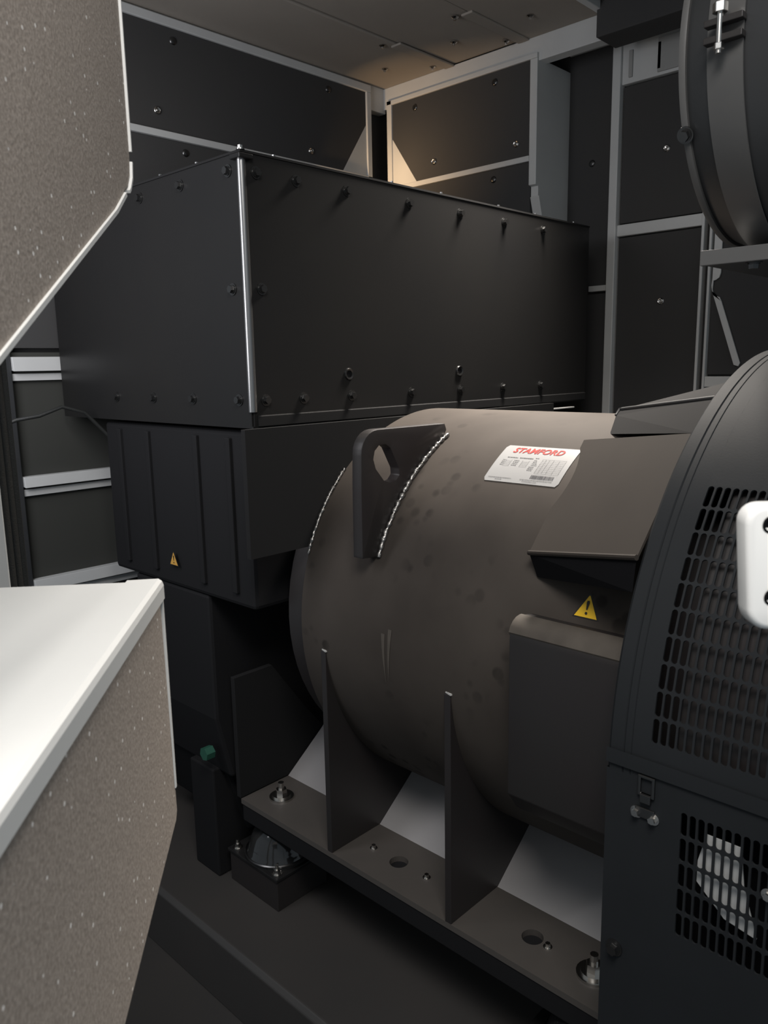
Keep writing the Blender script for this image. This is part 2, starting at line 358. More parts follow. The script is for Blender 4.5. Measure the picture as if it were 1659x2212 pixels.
# weld beads
def weld(y, a0, a1, r, parent, n=46, fat=1.0):
    pts = []; rad = []
    for i in range(n):
        p = cp(r, a0+(a1-a0)*i/(n-1), y + random.uniform(-0.0012, 0.0012)); pts.append(p)
        rad.append(fat*(0.0038 + 0.0014*math.sin(i*2.1) + random.uniform(-0.0008, 0.0008)))
    return build('weld_bead', MB().tube(pts, rad, 8), 'weld', parent, smooth=70)
weld(1.191, 20.5, 47, R+0.002, al)
# lifting lug
lo = [(1.222,1.284),(1.03,1.2855)] + [(1.03-0.043*math.sin(math.radians(t)), 1.243+0.0425*math.cos(math.radians(t))) for t in (15,30,45,60,75,90)] + [(0.985,1.18),(0.984,1.053),(1.006,1.050)]
lo += [(cp(R-0.004, a, 0).x, cp(R-0.004, a, 0).z) for a in (24,30,36,42,48,54,60,65)]
ho = [(1.018,1.232),(1.022,1.247),(1.034,1.2565),(1.050,1.257),(1.063,1.249),(1.086,1.209),(1.087,1.196),(1.077,1.187),(1.060,1.1845),(1.045,1.190),(1.024,1.214)]
lug_root = None
def resample(poly, n):
    L = [0]; P = poly+[poly[0]]
    for i in range(len(poly)): L.append(L[-1]+math.dist(P[i], P[i+1]))
    out = []
    for k in range(n):
        t = L[-1]*k/n; i = max(j for j in range(len(L)) if L[j] <= t+1e-9); i = min(i, len(poly)-1)
        u = (t-L[i])/max(L[i+1]-L[i], 1e-9); out.append((P[i][0]+(P[i+1][0]-P[i][0])*u, P[i][1]+(P[i+1][1]-P[i][1])*u))
    return out
def radial(poly, c, n):   # boundary points at n equal angles round c
    out = []
    for k in range(n):
        a = 2*math.pi*k/n; d = (math.cos(a), math.sin(a)); best = None
        for i in range(len(poly)):
            p, q = poly[i], poly[(i+1) % len(poly)]
            ex, ey = q[0]-p[0], q[1]-p[1]; den = d[0]*ey-d[1]*ex
            if abs(den) < 1e-12: continue
            t = ((p[0]-c[0])*ey-(p[1]-c[1])*ex)/den; u = ((p[0]-c[0])*d[1]-(p[1]-c[1])*d[0])/den
            if t > 0 and -1e-9 <= u <= 1+1e-9 and (best is None or t < best): best = t
        out.append((c[0]+d[0]*best, c[1]+d[1]*best))
    return out
hc = (1.052,1.222); N = 160
oo = radial(lo, hc, N); ii = radial(ho, hc, N)
for cx_, cz_ in ((1.222,1.284),(0.984,1.052),(1.222,1.262)):     # keep the sharp corners
    k = min(range(N), key=lambda q: math.dist(oo[q], (cx_,cz_))); oo[k] = (cx_,cz_)
b = MB(); b.holed([(x,1.003,z) for x, z in oo], [(x,1.003,z) for x, z in ii], (0,0.024,0))
lug = build('lifting_lug', b, 'black_satin', al, bevel=0.0015, smooth=35)
weld(1.000, 23.5, 64.5, R+0.003, lug, 60, 1.25)
# feet
fx0, fx1, fz0, fz1 = 0.99, 1.145, 0.388, 0.40
b = MB()
def hole_cell(mb, x0, x1, y0, y1, cx, cy, r, n=24):
    sq = radial([(x0,y0),(x1,y0),(x1,y1),(x0,y1)], (cx,cy), n)
    for c0 in ((x0,y0),(x1,y0),(x1,y1),(x0,y1)):
        k = min(range(n), key=lambda q: math.dist(sq[q], c0)); sq[k] = c0
    ci = [(cx+r*math.cos(2*math.pi*k/n), cy+r*math.sin(2*math.pi*k/n)) for k in range(n)]
    mb.holed([(x,y,fz1) for x, y in sq], [(x,y,fz1) for x, y in ci], (0,0,fz0-fz1))
b.box(fx0, fx1, 1.03, 1.438, fz0, fz1); hole_cell(b, fx0, fx1, 0.965, 1.03, 1.062, 0.998, 0.0195)
b.box(fx0, fx1, 0.71, 0.965, fz0, fz1); hole_cell(b, fx0, fx1, 0.645, 0.71, 1.063, 0.677, 0.0195); b.box(fx0, fx1, 0.12, 0.645, fz0, fz1)
foot = build('foot', b, 'foot_paint', al)
build('foot_rail', MB().box(0.992, 1.14, 0.12, 1.436, 0.345, 0.388), 'engine_black', foot, bevel=0.002)
inst('foot_bolt', BIGBOLT, (1.058,1.371,fz1), (0,0,1), foot, 0.3); inst('foot_bolt', BIGBOLT, (1.057,0.554,fz1), (0,0,1), foot, 0.9)
for y, x in ((1.069,1.061),(0.923,1.062),(0.644,1.060)): inst('dowel_bolt', SMALLBOLT, (x,y,fz1), (0,0,1), foot)
build('foot_web', MB().prism([(1.132,0.12,0.399),(1.145,0.12,0.395),(1.262,0.12,0.485),(1.262,0.12,0.50),(1.25,0.12,0.488)], (0,1.318,0)), 'brightened_web', al)
for y in (1.440, 1.121, 0.803):
    top = 0.842 if y < 1.4 else 0.70
    g = [(0.990,0.40),(1.140,0.40),(1.255,0.492)] + [(cp(R-0.006, a, 0).x, cp(R-0.006, a, 0).z) for a in (-68,-58,-48,-38,-28,-18,-10)] + [(1.004,top),(0.990,top)]
    g = g if y < 1.4 else [(0.990,0.40),(1.140,0.40),(1.255,0.492),(1.20,0.56),(1.10,0.70),(0.990,top)]
    gu = build('gusset', MB().prism([(x,y,z) for x, z in g], (0,0.014,0)), 'black_satin' if y < 1.4 else 'matte_black', al, bevel=0.001)
    if y < 1.4:
        build('tack_weld', MB().prism([(0.988,y-0.002,0.8425),(1.006,y-0.006,0.8425),(1.008,y+0.010,0.8435),(0.992,y+0.014,0.8435)], (0,0,0.003)), 'weld_glint', gu)
        build('tack_weld', MB().tube([(0.998,y-0.004,0.846),(1.008,y-0.003,0.850),(1.014,y+0.002,0.848)], [0.003,0.0046,0.002], 8), 'weld_glint', gu, smooth=60)
# pale paint runs low on the barrel side
for ya, yb, a0, a1 in ((0.962,0.958,5.0,-8.0),(0.945,0.950,6.5,-6.5)):
    b = MB(); n_ = 8
    for k in range(n_):
        f0, f1 = k/n_, (k+1)/n_; w0, w1 = 0.0042*(1-f0)+0.0004, 0.0042*(1-f1)+0.0004
        y0_, y1_ = ya+(yb-ya)*f0, ya+(yb-ya)*f1; p0, p1 = a0+(a1-a0)*f0, a0+(a1-a0)*f1
        b.add([cp(R+0.0008,p0,y0_+w0), cp(R+0.0008,p1,y1_+w1), cp(R+0.0008,p1,y1_-w1), cp(R+0.0008,p0,y0_-w0)], [(0,1,2,3)])
    build('paint_run', b, 'settled_dust', al)
# --- air hoods between barrel and end screen
def hood(quad, depth, m='grey_black_paint'):
    """quad: far-top, far-bottom, near-bottom, near-top outer corners; opens along the bottom edge"""
    ft, fb, nb, nt = [Vector(q) for q in quad]
    def inward(p, k): a = Vector((XC, p.y, ZC)); return p + (a-p).normalized()*k
    b = MB(); nrm = (fb-ft).cross(nt-ft).normalized()
    if nrm.dot(Vector((XC, ft.y, ZC))-ft) > 0: nrm = -nrm
    t = 0.003
    o = [ft, fb, nb, nt]; i = [p - nrm*t for p in o]
    b.add(o+i, [(0,1,2,3),(7,6,5,4),(0,4,5,1),(1,5,6,2),(2,6,7,3),(3,7,4,0)])
    # far cheek
    c = inward(fb, depth); b.add([ft, fb, c, inward(ft, 0.012)], [(0,1,2,3)])
    # rolled lip along the opening
    b.tube([fb, (fb+nb)/2, nb], 0.004, 8)
    return build('air_hood', b, m, al, smooth=25)
h1 = hood([cp(0.424,65.5,0.700), cp(0.447,30.5,0.672), cp(0.543,29.8,0.452), cp(0.5237,53.1,0.452)], 0.028, 'hood_paint')
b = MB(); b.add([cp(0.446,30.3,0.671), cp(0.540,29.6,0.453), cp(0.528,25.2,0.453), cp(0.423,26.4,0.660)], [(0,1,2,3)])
build('hood_mouth', b, 'void', h1)  # near-black sheet painting the shade inside the open mouth
A_, B_, C_, D_ = cp(0.440,80.2,0.690), cp(0.419,70.4,0.670), cp(0.5200,53.6,0.453), cp(0.523,62.8,0.453)
A2, D2, E_, F_ = A_.lerp(D_, 0.05), D_, cp(0.43,106,0.690), cp(0.53,106,0.453)
AB = A_.lerp(B_, 0.25)
b = MB(); b.add([A2, AB, B_, C_, D_, F_, E_, cp(0.40,106,0.690)], [(0,1,2,3,4),(0,4,5,6),(0,6,7,1),(1,7,2)])
h2 = build('air_hood', b, 'matte_black', al)
b = MB(); b.tube([AB, A2.lerp(A_, 0.5), A2, D_], 0.003, 8); build('hood_rim', b, 'grey_black_paint', h2, smooth=50)
# side hood with rounded, dusty top
pr = [(cp(R-0.01,19,0).x, cp(R-0.01,19,0).z)]
pr += [(0.985,1.020)] + [(0.980-0.030*math.sin(math.radians(t)), 0.990+0.030*math.cos(math.radians(t))) for t in (0,18,36,54,72,90)] + [(0.950,0.735),(0.975,0.70),(1.04,0.70)]
h3 = build('air_hood', MB().prism([(x+0.0015,0.453,z-0.0015) for x, z in pr], (0,0.204,0)), 'black_satin', al, bevel=0.002, smooth=30)
cap = pr[1:7]
b = MB(); b.prism([(x,0.4525,z) for x, z in cap] + [(x+0.003,0.4525,z-0.006) for x, z in reversed(cap)], (0,0.2055,0)); build('dusty_top', b, 'settled_dust', h3, smooth=40)
# --- end screen drum
RD = 0.535
b = MB(); b.lathe([(R,0.450),(RD-0.004,0.450),(RD,0.446),(RD,0.430),(RD-0.0015,0.4285),(RD,0.427),(RD,0.4195),(RD-0.001,0.4185),(RD,0.4175),(RD,0.395)], (XC,0,ZC), (0,1,0), 120, math.radians(0), math.radians(180), ref=(-1,0,0))
drum = build('end_screen', b, 'drum_paint', al, smooth=40)
rows, cols = 10, 27
A_TOP, PA, PY, Y0 = 42.4, 3.66, 0.0105, 0.395
def slot_cell(mb, fn, u0, u1, v0, v1, sw, sl, off):
    cu, cv = (u0+u1)/2, (v0+v1)/2; n = 20; r = sw/2; st_ = sl/2-r
    hole = [(cu+r*math.cos(math.radians(t)), cv+st_+r*math.sin(math.radians(t))) for t in range(0,181,20)] + [(cu+r*math.cos(math.radians(t)), cv-st_+r*math.sin(math.radians(t))) for t in range(180,361,20)]
    n = len(hole); outer = []
    for i, (hu, hv) in enumerate(hole):
        if i in (0, 19): outer.append((u1, hv))
        elif i in (9, 10): outer.append((u0, hv))
        elif i < 9: outer.append((u1+(u0-u1)*(i-1)/7, v1))
        else: outer.append((u0+(u1-u0)*(i-11)/7, v0))
    P = [fn(*p) for p in outer]; H = [fn(*p) for p in hole]; K = [fn(*p, off) for p in hole]
    k0 = len(mb.v); mb.v += P+H+K
    for i in range(n):
        j = (i+1) % n
        mb.f.append((k0+i, k0+j, k0+n+j, k0+n+i)); mb.f.append((k0+n+i, k0+n+j, k0+2*n+j, k0+2*n+i))
def drum_pt(u, v, off=0.0):    # u along the axis, v arc length from angle 0
    return cp(RD-off, math.degrees(v/RD), u)
b = MB(); rad = math.radians
for r_ in range(rows):
    for c_ in range(cols):
        y1 = Y0-c_*PY; a1 = A_TOP-r_*PA
        slot_cell(b, drum_pt, y1-PY, y1, rad(a1-PA)*RD, rad(a1)*RD, 0.0078, 0.0312, 0.003)
yE = Y0-cols*PY
for a0, a1, n_ in ((A_TOP,180.0,60),(-0.5,A_TOP-rows*PA,8)):
    for k in range(n_):
        t0 = a0+(a1-a0)*k/n_; t1 = a0+(a1-a0)*(k+1)/n_
        b.add([cp(RD,t0,yE), cp(RD,t1,yE), cp(RD,t1,Y0), cp(RD,t0,Y0)], [(0,1,2,3)])
build('slotted_sheet', b, 'drum_paint', drum, smooth=25)
b = MB(); b.lathe([(RD+0.0035,0.45),(RD+0.0035,yE)], (XC,0,ZC), (0,1,0), 4, rad(1.5), rad(3.6), ref=(-1,0,0)); b.lathe([(RD-0.0035,yE),(RD-0.0035,0.45)], (XC,0,ZC), (0,1,0), 4, rad(1.5), rad(3.6), ref=(-1,0,0))
build('sheet_joint', b, 'drum_paint', drum)
b = MB(); b.lathe([(0.44,0.448),(0.44,0.366),(0.520,0.366),(0.520,yE)], (XC,0,ZC), (0,1,0), 60, rad(-2), rad(95), ref=(-1,0,0))
build('inner_shroud', b, 'black_satin', drum, smooth=30)
# lower flat cover with a second slotted field
XP = XC-RD
def flat_pt(u, v, off=0.0): return Vector((XP+off, u, v))
b = MB(); ys, ye, zt, nr, nc = 0.352, 0.352-16*PY, 0.862, 5, 16
for r_ in range(nr):
    for c_ in range(nc):
        slot_cell(b, flat_pt, ys-(c_+1)*PY, ys-c_*PY, zt-(r_+1)*0.0342, zt-r_*0.0342, 0.0078, 0.0312, 0.003)
zb = zt-nr*0.0342
for y0, y1, z0, z1 in ((ys,0.45,0.42,0.885),(yE,ye,0.42,0.885),(ye,ys,zt,0.885),(ye,ys,0.42,zb)):
    b.add([(XP,y0,z0),(XP,y1,z0),(XP,y1,z1),(XP,y0,z1)], [(0,1,2,3)])
b.add([(XP,0.45,0.42),(XP+0.10,0.45,0.42),(XP+0.10,0.45,0.885),(XP,0.45,0.885)], [(0,1,2,3)])
cov = build('lower_cover', b, 'drum_paint', al)
build('daylight_patch', MB().prism([(XP+0.009,0.331,0.800),(XP+0.009,0.322,0.838),(XP+0.009,0.282,0.838),(XP+0.009,0.276,0.790),(XP+0.009,0.258,0.730),(XP+0.009,0.296,0.738),(XP+0.009,0.331,0.772)], (0.002,0,0)), 'canopy_paint', cov)  # pale plate imitating a patch of daylight showing through the slots
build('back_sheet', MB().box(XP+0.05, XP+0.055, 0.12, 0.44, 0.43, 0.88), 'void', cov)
# toggle latch and bolts on the cover
lt = build('toggle_latch', MB().holed([(XP-0.004,0.406,0.864),(XP-0.004,0.384,0.864),(XP-0.004,0.384,0.892),(XP-0.004,0.406,0.892)], [(XP-0.004,0.402,0.868),(XP-0.004,0.388,0.868),(XP-0.004,0.388,0.888),(XP-0.004,0.402,0.888)], (0.004,0,0)), 'dark_steel', cov, bevel=0.001)
build('latch_hook', MB().box(XP-0.006, XP, 0.388, 0.402, 0.856, 0.868), 'dark_steel', lt, bevel=0.001)
build('latch_base', MB().box(XP-0.003, XP, 0.383, 0.409, 0.834, 0.848), 'dark_steel', lt, bevel=0.001)
for y, z in ((0.407,0.839),(0.385,0.837)): inst('small_bolt', SMALLBOLT, (XP,y,z), (-1,0,0), cov)
inst('cover_bolt', BOLT, (XP,0.430,0.631), (-1,0,0), cov); inst('small_bolt', SMALLBOLT, (XP,0.246,0.80), (-1,0,0), cov)
cov_b = bpy.data.objects[cov.name]
# --- rating label with printing, wrapped on the barrel
LY0, LY1, LA0, LA1 = 0.842, 0.690, 48.6, 61.8
LW, LH = LY0-LY1, rad(LA1-LA0)*R
def lab(u, v, h=0.0008): return cp(R+h, LA0+math.degrees(v/R), LY0-u)
def lab_rect(mb, u0, u1, v0, v1, h, n=1):
    for k in range(n):
        a = v0+(v1-v0)*k/n; c = v0+(v1-v0)*(k+1)/n
        mb.add([lab(u0,a,h), lab(u1,a,h), lab(u1,c,h), lab(u0,c,h)], [(0,1,2,3)])
b = MB(); rc = 0.004
outl = []
for cx_, cy_, a0 in ((LW-rc,LH-rc,0),(rc,LH-rc,90),(rc,rc,180),(LW-rc,rc,270)):
    outl += [(cx_+rc*math.cos(rad(a0+t)), cy_+rc*math.sin(rad(a0+t))) for t in (0,30,60,90)]
n_ = 14
for k in range(n_):      # horizontal strips so the sheet follows the curve
    v0, v1 = LH*k/n_, LH*(k+1)/n_
    def ins(v): d = min(v, LH-v); return 0 if d >= rc else rc-math.sqrt(max(rc*rc-(rc-d)**2, 0))
    i0, i1 = ins(v0), ins(v1)
    b.add([lab(i0,v0), lab(LW-i0,v0), lab(LW-i1,v1), lab(i1,v1)], [(0,1,2,3)])
label_o = build('rating_label', b, 'label_white', al, smooth=40, label='white rating label headed STAMFORD in red')
def text_mesh(body, size, shear=0.0, bold=0.0, extx=1.0):
    cu = bpy.data.curves.new('t', 'FONT'); cu.body = body; cu.size = size; cu.shear = shear; cu.offset = bold; cu.resolution_u = 3
    o = bpy.data.objects.new('t', cu); COL.objects.link(o)
    dg = bpy.context.evaluated_depsgraph_get(); dg.update()
    me = bpy.data.meshes.new_from_object(o.evaluated_get(dg))
    vs = [v.co.copy() for v in me.vertices]; fs = [tuple(p.vertices) for p in me.polygons]
    bpy.data.objects.remove(o); bpy.data.curves.remove(cu); bpy.data.meshes.remove(me)
    x0 = min(v.x for v in vs); x1 = max(v.x for v in vs); y0 = min(v.y for v in vs); y1 = max(v.y for v in vs)
    return [(v.x-x0, v.y-y0) for v in vs], fs, x1-x0, y1-y0
def put_text(name, body, u, v, wid, hei, m, parent, fn, shear=0.0, bold=0.0):
    vs, fs, tw, th = text_mesh(body, 1.0, shear, bold)
    b = MB(); b.add([fn(u+x/tw*wid, v+y/th*hei) for x, y in vs], fs)
    me = b.mesh(name, 0, 2, ROOT[parent.name]); me.materials.append(MATS[m])
    o = bpy.data.objects.new(name, me); COL.objects.link(o); o.parent = parent; ROOT[o.name] = ROOT[parent.name]; return o
put_text('brand_lettering', 'STAMFORD', 0.022, LH-0.0215, 0.104, 0.0150, 'label_red', label_o, lambda u, v: lab(u, v, 0.0014), 0.22, 0.024)
put_text('small_lettering', 'STAMFORD LINK', 0.080, 0.0035, 0.030, 0.0024, 'label_ink', label_o, lambda u, v: lab(u, v, 0.0014))
b = MB()
def words(u, v, total, h):
    x = u
    while x < u+total:
        L = random.uniform(0.0012, 0.0042); lab_rect(b, x, min(x+L, u+total), v, v+h, 0.0013); x += L+0.0008
words(0.020, LH-0.036, 0.022, 0.0018); words(0.046, LH-0.036, 0.028, 0.0022); words(0.078, LH-0.034, 0.007, 0.0016)
for k in range(4):
    words(0.014, LH-0.0435-k*0.0042, 0.006, 0.0014); words(0.038, LH-0.0435-k*0.0042, 0.011, 0.0014); words(0.078, LH-0.040-k*0.0042, 0.006+0.002*k, 0.0014)
for k in range(3): words(0.076, LH-0.0575-k*0.0040, 0.010, 0.0015)
words(0.008, 0.0085, 0.048, 0.0012); words(0.024, 0.0045, 0.014, 0.0012); words(0.074, 0.0085, 0.064, 0.0011)
tag(build('fine_print', b, 'label_ink_pale', label_o), kind='stuff')
b = MB()
for k in range(9): lab_rect(b, 0.094, 0.141, 0.0255+k*0.0045, 0.0259+k*0.0045, 0.0013)
for u in (0.094,0.101,0.108,0.1165,0.128,0.1408): lab_rect(b, u, u+0.0004, 0.0255, 0.0619, 0.0013, 4)
for k in range(4): lab_rect(b, 0.0215, 0.0335, LH-0.0455-k*0.0042, LH-0.0451-k*0.0042, 0.0013); lab_rect(b, 0.056, 0.070, LH-0.0455-k*0.0042, LH-0.0451-k*0.0042, 0.0013)
for u in (0.0215,0.0331,0.056,0.0696): lab_rect(b, u, u+0.0004, LH-0.0585, LH-0.0415, 0.0013, 2)
tag(build('ratings_table', b, 'label_ink_pale', label_o), kind='stuff')
b = MB(); x = 0.092
while x < 0.137:
    wd = random.choice((0.0005,0.0005,0.0009,0.0013)); lab_rect(b, x, x+wd, 0.0125, 0.0215, 0.0013); x += wd+random.choice((0.0005,0.0008))
tag(build('barcode', b, 'label_ink', label_o), kind='stuff')
# --- warning triangles
def warn(fn, wd, ht, parent, my, name='warning_sticker', lab_txt=None):
    b = MB(); b.add([fn(-wd*0.55,-ht*0.05,0.0006), fn(wd*0.55,-ht*0.05,0.0006), fn(wd*0.04,ht*1.06,0.0006), fn(-wd*0.04,ht*1.06,0.0006)], [(0,1,2,3)])
    o = build(name, b, 'warning_black', parent, label=lab_txt)
    b = MB(); b.add([fn(-wd*0.47,0,0.0011), fn(wd*0.47,0,0.0011), fn(wd*0.02,ht*0.97,0.0011), fn(-wd*0.02,ht*0.97,0.0011)], [(0,1,2,3)])
    build('yellow_field', b, my, o)
    b = MB(); P = [(-wd*0.028,ht*0.33),(wd*0.028,ht*0.33),(wd*0.062,ht*0.66),(wd*0.04,ht*0.74),(-wd*0.04,ht*0.74),(-wd*0.062,ht*0.66)]
    b.add([fn(x,y,0.0015) for x, y in P], [tuple(range(6))])
    b.add([fn(wd*0.055*math.cos(t), ht*0.18+wd*0.055*math.sin(t), 0.0015) for t in [2*math.pi*k/12 for k in range(12)]], [tuple(range(12))])
    build('exclamation_mark', b, 'warning_black', o)
    return o
warn(lambda u, v, h: cp(R+h, 20.3+math.degrees(v/R), 0.5655-u), 0.040, 0.034, al, 'warning_yellow', lab_txt='yellow warning triangle with exclamation mark')

# ================================================================== BLACK DUCT BOX
dx0, dy0, dz0, dz1 = 0.937, 1.25, 1.287, 1.790
du = thing('duct_box', (1.55, 1.65, dz0), 'large black sheet metal duct box with bolted edges behind the alternator', 'duct')
build('front_panel', MB().box(dx0+0.004, 2.20, dy0, dy0+0.004, dz0, dz1), 'black_gloss', du)
build('side_panel', MB().box(dx0, dx0+0.004, dy0+0.004, 2.07, dz0, dz1), 'black_gloss', du)
build('lid', MB().box(dx0-0.002, 2.20, dy0-0.002, 2.07, dz1, dz1+0.004), 'matte_black', du)
build('bottom_flange', MB().prism([(dx0+0.012,dy0-0.003,dz0),(dx0+0.012,dy0-0.003,1.306),(dx0+0.012,dy0,1.308),(dx0+0.012,dy0,dz0)], (1.25,0,0)), 'matte_black', du)
build('flange_lip', MB().box(1.75, 2.12, dy0-0.012, dy0, dz0-0.022, dz0-0.019), 'canopy_paint', du)  # off-white colour stands in for light caught along the black flange
build('base_panel', MB().box(dx0, 2.20, dy0, 2.07, dz0-0.004, dz0), 'black_gloss', du)
b = MB(); b.tube([(dx0+0.004,dy0+0.004,1.315),(dx0+0.004,dy0+0.004,1.55),(dx0+0.004,dy0+0.004,1.778)], 0.0085, 20)
build('corner_bead', b, 'bead_steel', du, smooth=50, label='shiny rounded corner strip')
build('bead_cap', MB().box(dx0-0.010, dx0+0.022, dy0-0.010, dy0+0.022, 1.778, 1.787), 'black_gloss', du, bevel=0.002)
inst('cap_screw', SMALLBOLT, (dx0+0.003,dy0+0.003,dz1+0.004), (0,0,1), du)
for x in (0.97,1.068,1.205,1.40,1.585,1.768,1.95): inst('bolt', BOLT, (x,dy0,1.758), (0,-1,0), du, random.random()); inst('bolt', BOLT, (x,dy0,1.337), (0,-1,0), du, random.random())
inst('bolt', BOLT, (0.972,dy0,1.548), (0,-1,0), du)
for y in (1.29,1.453,1.612,1.78): inst('bolt', BOLT, (dx0,y,1.763), (-1,0,0), du, random.random()); inst('bolt', BOLT, (dx0,y,1.338), (-1,0,0), du, random.random())
inst('bolt', BOLT, (dx0,1.293,1.549), (-1,0,0), du)
for x, y in ((1.02,dy0+0.006),(1.35,dy0+0.006),(1.52,dy0+0.006),(1.75,dy0+0.006),(1.92,dy0+0.006),(2.12,dy0+0.006),(dx0+0.006,1.40),(dx0+0.006,1.535)): inst('lid_screw', LIDSCREW, (x,y,dz1+0.004), (0,0,1), du)
for x in (1.197,1.580):
    b = MB(); b.lathe([(0.0075,0.0),(0.0080,0.003),(0.0115,0.004),(0.013,0.001),(0.013,0.0)], (x,dy0,1.383), (0,-1,0), 24)
    g_ = build('grommet', b, 'dark_steel', du, smooth=50)
    build('grommet_hole', MB().cyl((x,dy0-0.0015,1.383), (x,dy0,1.383), 0.0078, n=20), 'void', g_)
inst('small_bolt', SMALLBOLT, (1.0,dy0+0.01,dz0-0.004), (0,0,-1), du); inst('small_bolt', SMALLBOLT, (1.22,dy0+0.01,dz0-0.004), (0,0,-1), du)

# ================================================================== ENGINE (in the dark behind)
en = thing('engine', (1.42, 1.65, 0.165), 'black diesel engine in the shadow below the duct box', 'engine')
build('cylinder_block', MB().prism([(0.99,1.47,0.44),(0.955,1.47,0.60),(0.955,1.47,0.90),(1.87,1.47,0.90),(1.87,1.47,0.60),(1.80,1.47,0.44)], (0,0.32,0)), 'engine_black', en, bevel=0.008)
build('cylinder_head', MB().box(0.95, 1.88, 1.29, 1.88, 0.90, 1.275), 'engine_black', en, bevel=0.010)
build('sump', MB().prism([(1.06,1.51,0.25),(1.0,1.51,0.44),(1.80,1.51,0.44),(1.74,1.51,0.25)], (0,0.36,0)), 'engine_black', en, bevel=0.01)
for y in (1.35,1.47,1.67,1.80): build('cover_rib', MB().box(0.942, 0.952, y-0.008, y+0.008, 0.93, 1.26), 'engine_black', en, bevel=0.002)
for x in (1.02,): build('engine_foot', MB().box(x-0.05, x+0.12, 1.52, 1.62, 0.165 if x < 1.3 else 0.0, 0.45), 'engine_black', en, bevel=0.004)
b = MB(); b.tube([(0.70,1.93,1.27),(0.743,1.90,1.290),(0.793,1.89,1.297),(0.845,1.88,1.316),(0.90,1.88,1.30),(0.955,1.875,1.24)], 0.0045, 10)
build('hose', b, 'rubber', en, smooth=60)
build('drain_plug', MB().cyl((0.935,1.50,0.512), (0.958,1.50,0.512), 0.016, n=6), 'green_paint', en)
warn(lambda u, v, h: Vector((0.9418-h, 1.582-u, 0.955+v)), 0.034, 0.030, en, 'warning_old', lab_txt='small faded amber warning triangle')

# ================================================================== BASE FRAME AND MOUNTS
bf = build('base_frame', MB().prism([(0.842,-0.2,0.0),(0.842,-0.2,0.155),(0.852,-0.2,0.165),(1.30,-0.2,0.165),(1.30,-0.2,0.0)], (0,2.25,0)), 'floor_paint', bevel=0.003, base=(1.07,0.9,0))
tag(bf, 'dark painted steel base rail running under the alternator feet', 'base rail')
def mount(cy, lbl):
    t = thing('vibration_mount', (1.06, cy, 0.165), lbl, 'rubber mount', 'rubber mounts under the alternator foot')
    x0, x1, y0, y1 = 0.983, 1.138, cy-0.085, cy+0.105
    build('pedestal', MB().box(x0+0.004, x1, y0+0.004, y1-0.004, 0.165, 0.242), 'black_satin', t, bevel=0.002)
    build('base_plate', MB().box(x0, x1, y0, y1, 0.242, 0.250), 'black_gloss', t, bevel=0.0015)
    b = MB(); b.lathe([(0.078,0.250),(0.078,0.262),(0.072,0.268),(0.070,0.280),(0.060,0.305),(0.040,0.325),(0.022,0.333),(0.022,0.345)], (1.058,cy,0), (0,0,1), 40)
    build('dome', b, 'dome_gloss', t, smooth=50)
    build('ring', MB().lathe([(0.0785,0.256),(0.081,0.258),(0.081,0.261),(0.0785,0.263)], (1.058,cy,0), (0,0,1), 40), 'dark_steel', t, smooth=50)
    for x, y in ((1.0,cy-0.066),(1.0,cy+0.086),(1.12,cy-0.066),(1.12,cy+0.086)):
        inst('mount_bolt', SB2, (x,y,0.250), (0,0,1), t, 0.4)
mat('dome_gloss', (0.02, 0.02, 0.02), 0.14, coat=0.5)
SB2 = hexbolt('mount_bolt', 0.008, 0.008, 0.012, 0.002, 'zinc', 0.010)
mount(1.392, 'black domed rubber mount with bolted plate, under the far end of the foot')
mount(0.560, 'black domed rubber mount at the bottom edge, under the near end of the foot')

# ================================================================== AIR CLEANER AND ITS BRACKET
AX, AZ = 1.344, 1.809
ac = thing('air_cleaner', (AX, 0.30, 1.549), 'dark round air cleaner canister with clamp strap, upper right', 'air cleaner')
b = MB(); b.lathe([(0.001,0.503),(0.215,0.503),(0.226,0.500),(0.243,0.465),(0.259,0.405),(0.259,0.08),(0.24,0.06),(0.001,0.06)], (AX,0,AZ), (0,1,0), 96)
build('canister', b, 'canister_paint' if 'canister_paint' in MATS else 'grey_black_paint', ac, smooth=40)
b = MB(); b.lathe([(0.224,0.4955),(0.2335,0.4955),(0.2345,0.500),(0.2335,0.5045),(0.224,0.5045),(0.224,0.4955)], (AX,0,AZ), (0,1,0), 96)
build('end_rim', b, 'strap_paint', ac, smooth=50)
b = MB(); b.lathe([(0.2455,0.4605),(0.2485,0.4605),(0.2625,0.410),(0.2595,0.410)], (AX,0,AZ), (0,1,0), 96)
strap = build('strap', b, 'strap_paint', ac, smooth=40)
def ac_pt(r, a, y): t = rad(a); return Vector((AX-r*math.cos(t), y, AZ+r*math.sin(t)))
ca = -1.0
dtan = (ac_pt(1,ca+1,0)-ac_pt(1,ca-1,0)).normalized(); drad = (ac_pt(1,ca,0)-ac_pt(0,ca,0)).normalized()
bo = MB()
for s_ in (-1, 1): bo.obb(ac_pt(0.266,ca,0.432)+dtan*0.010*s_, (0,1,0), dtan, drad, 0.024, 0.004, 0.007)
clamp = build('clamp_lugs', bo, 'black_satin', strap, bevel=0.001)
bo = MB(); p = ac_pt(0.272,ca,0.436); bo.cyl(p-dtan*0.028, p+dtan*0.034, 0.004, n=12); build('clamp_bolt', bo, 'zinc', clamp, smooth=40)
for t0, t1, r0 in ((0.018,0.030,0.0095),(-0.024,-0.016,0.007)):
    bo = MB(); bo.cyl(p+dtan*t0, p+dtan*t1, r0, n=6); build('clamp_nut', bo, 'bright_steel', clamp, bevel=0.001)
inst('rim_bolt', BOLT, ac_pt(0.2345,-26.4,0.5), (-0.9,0,-0.44), ac)
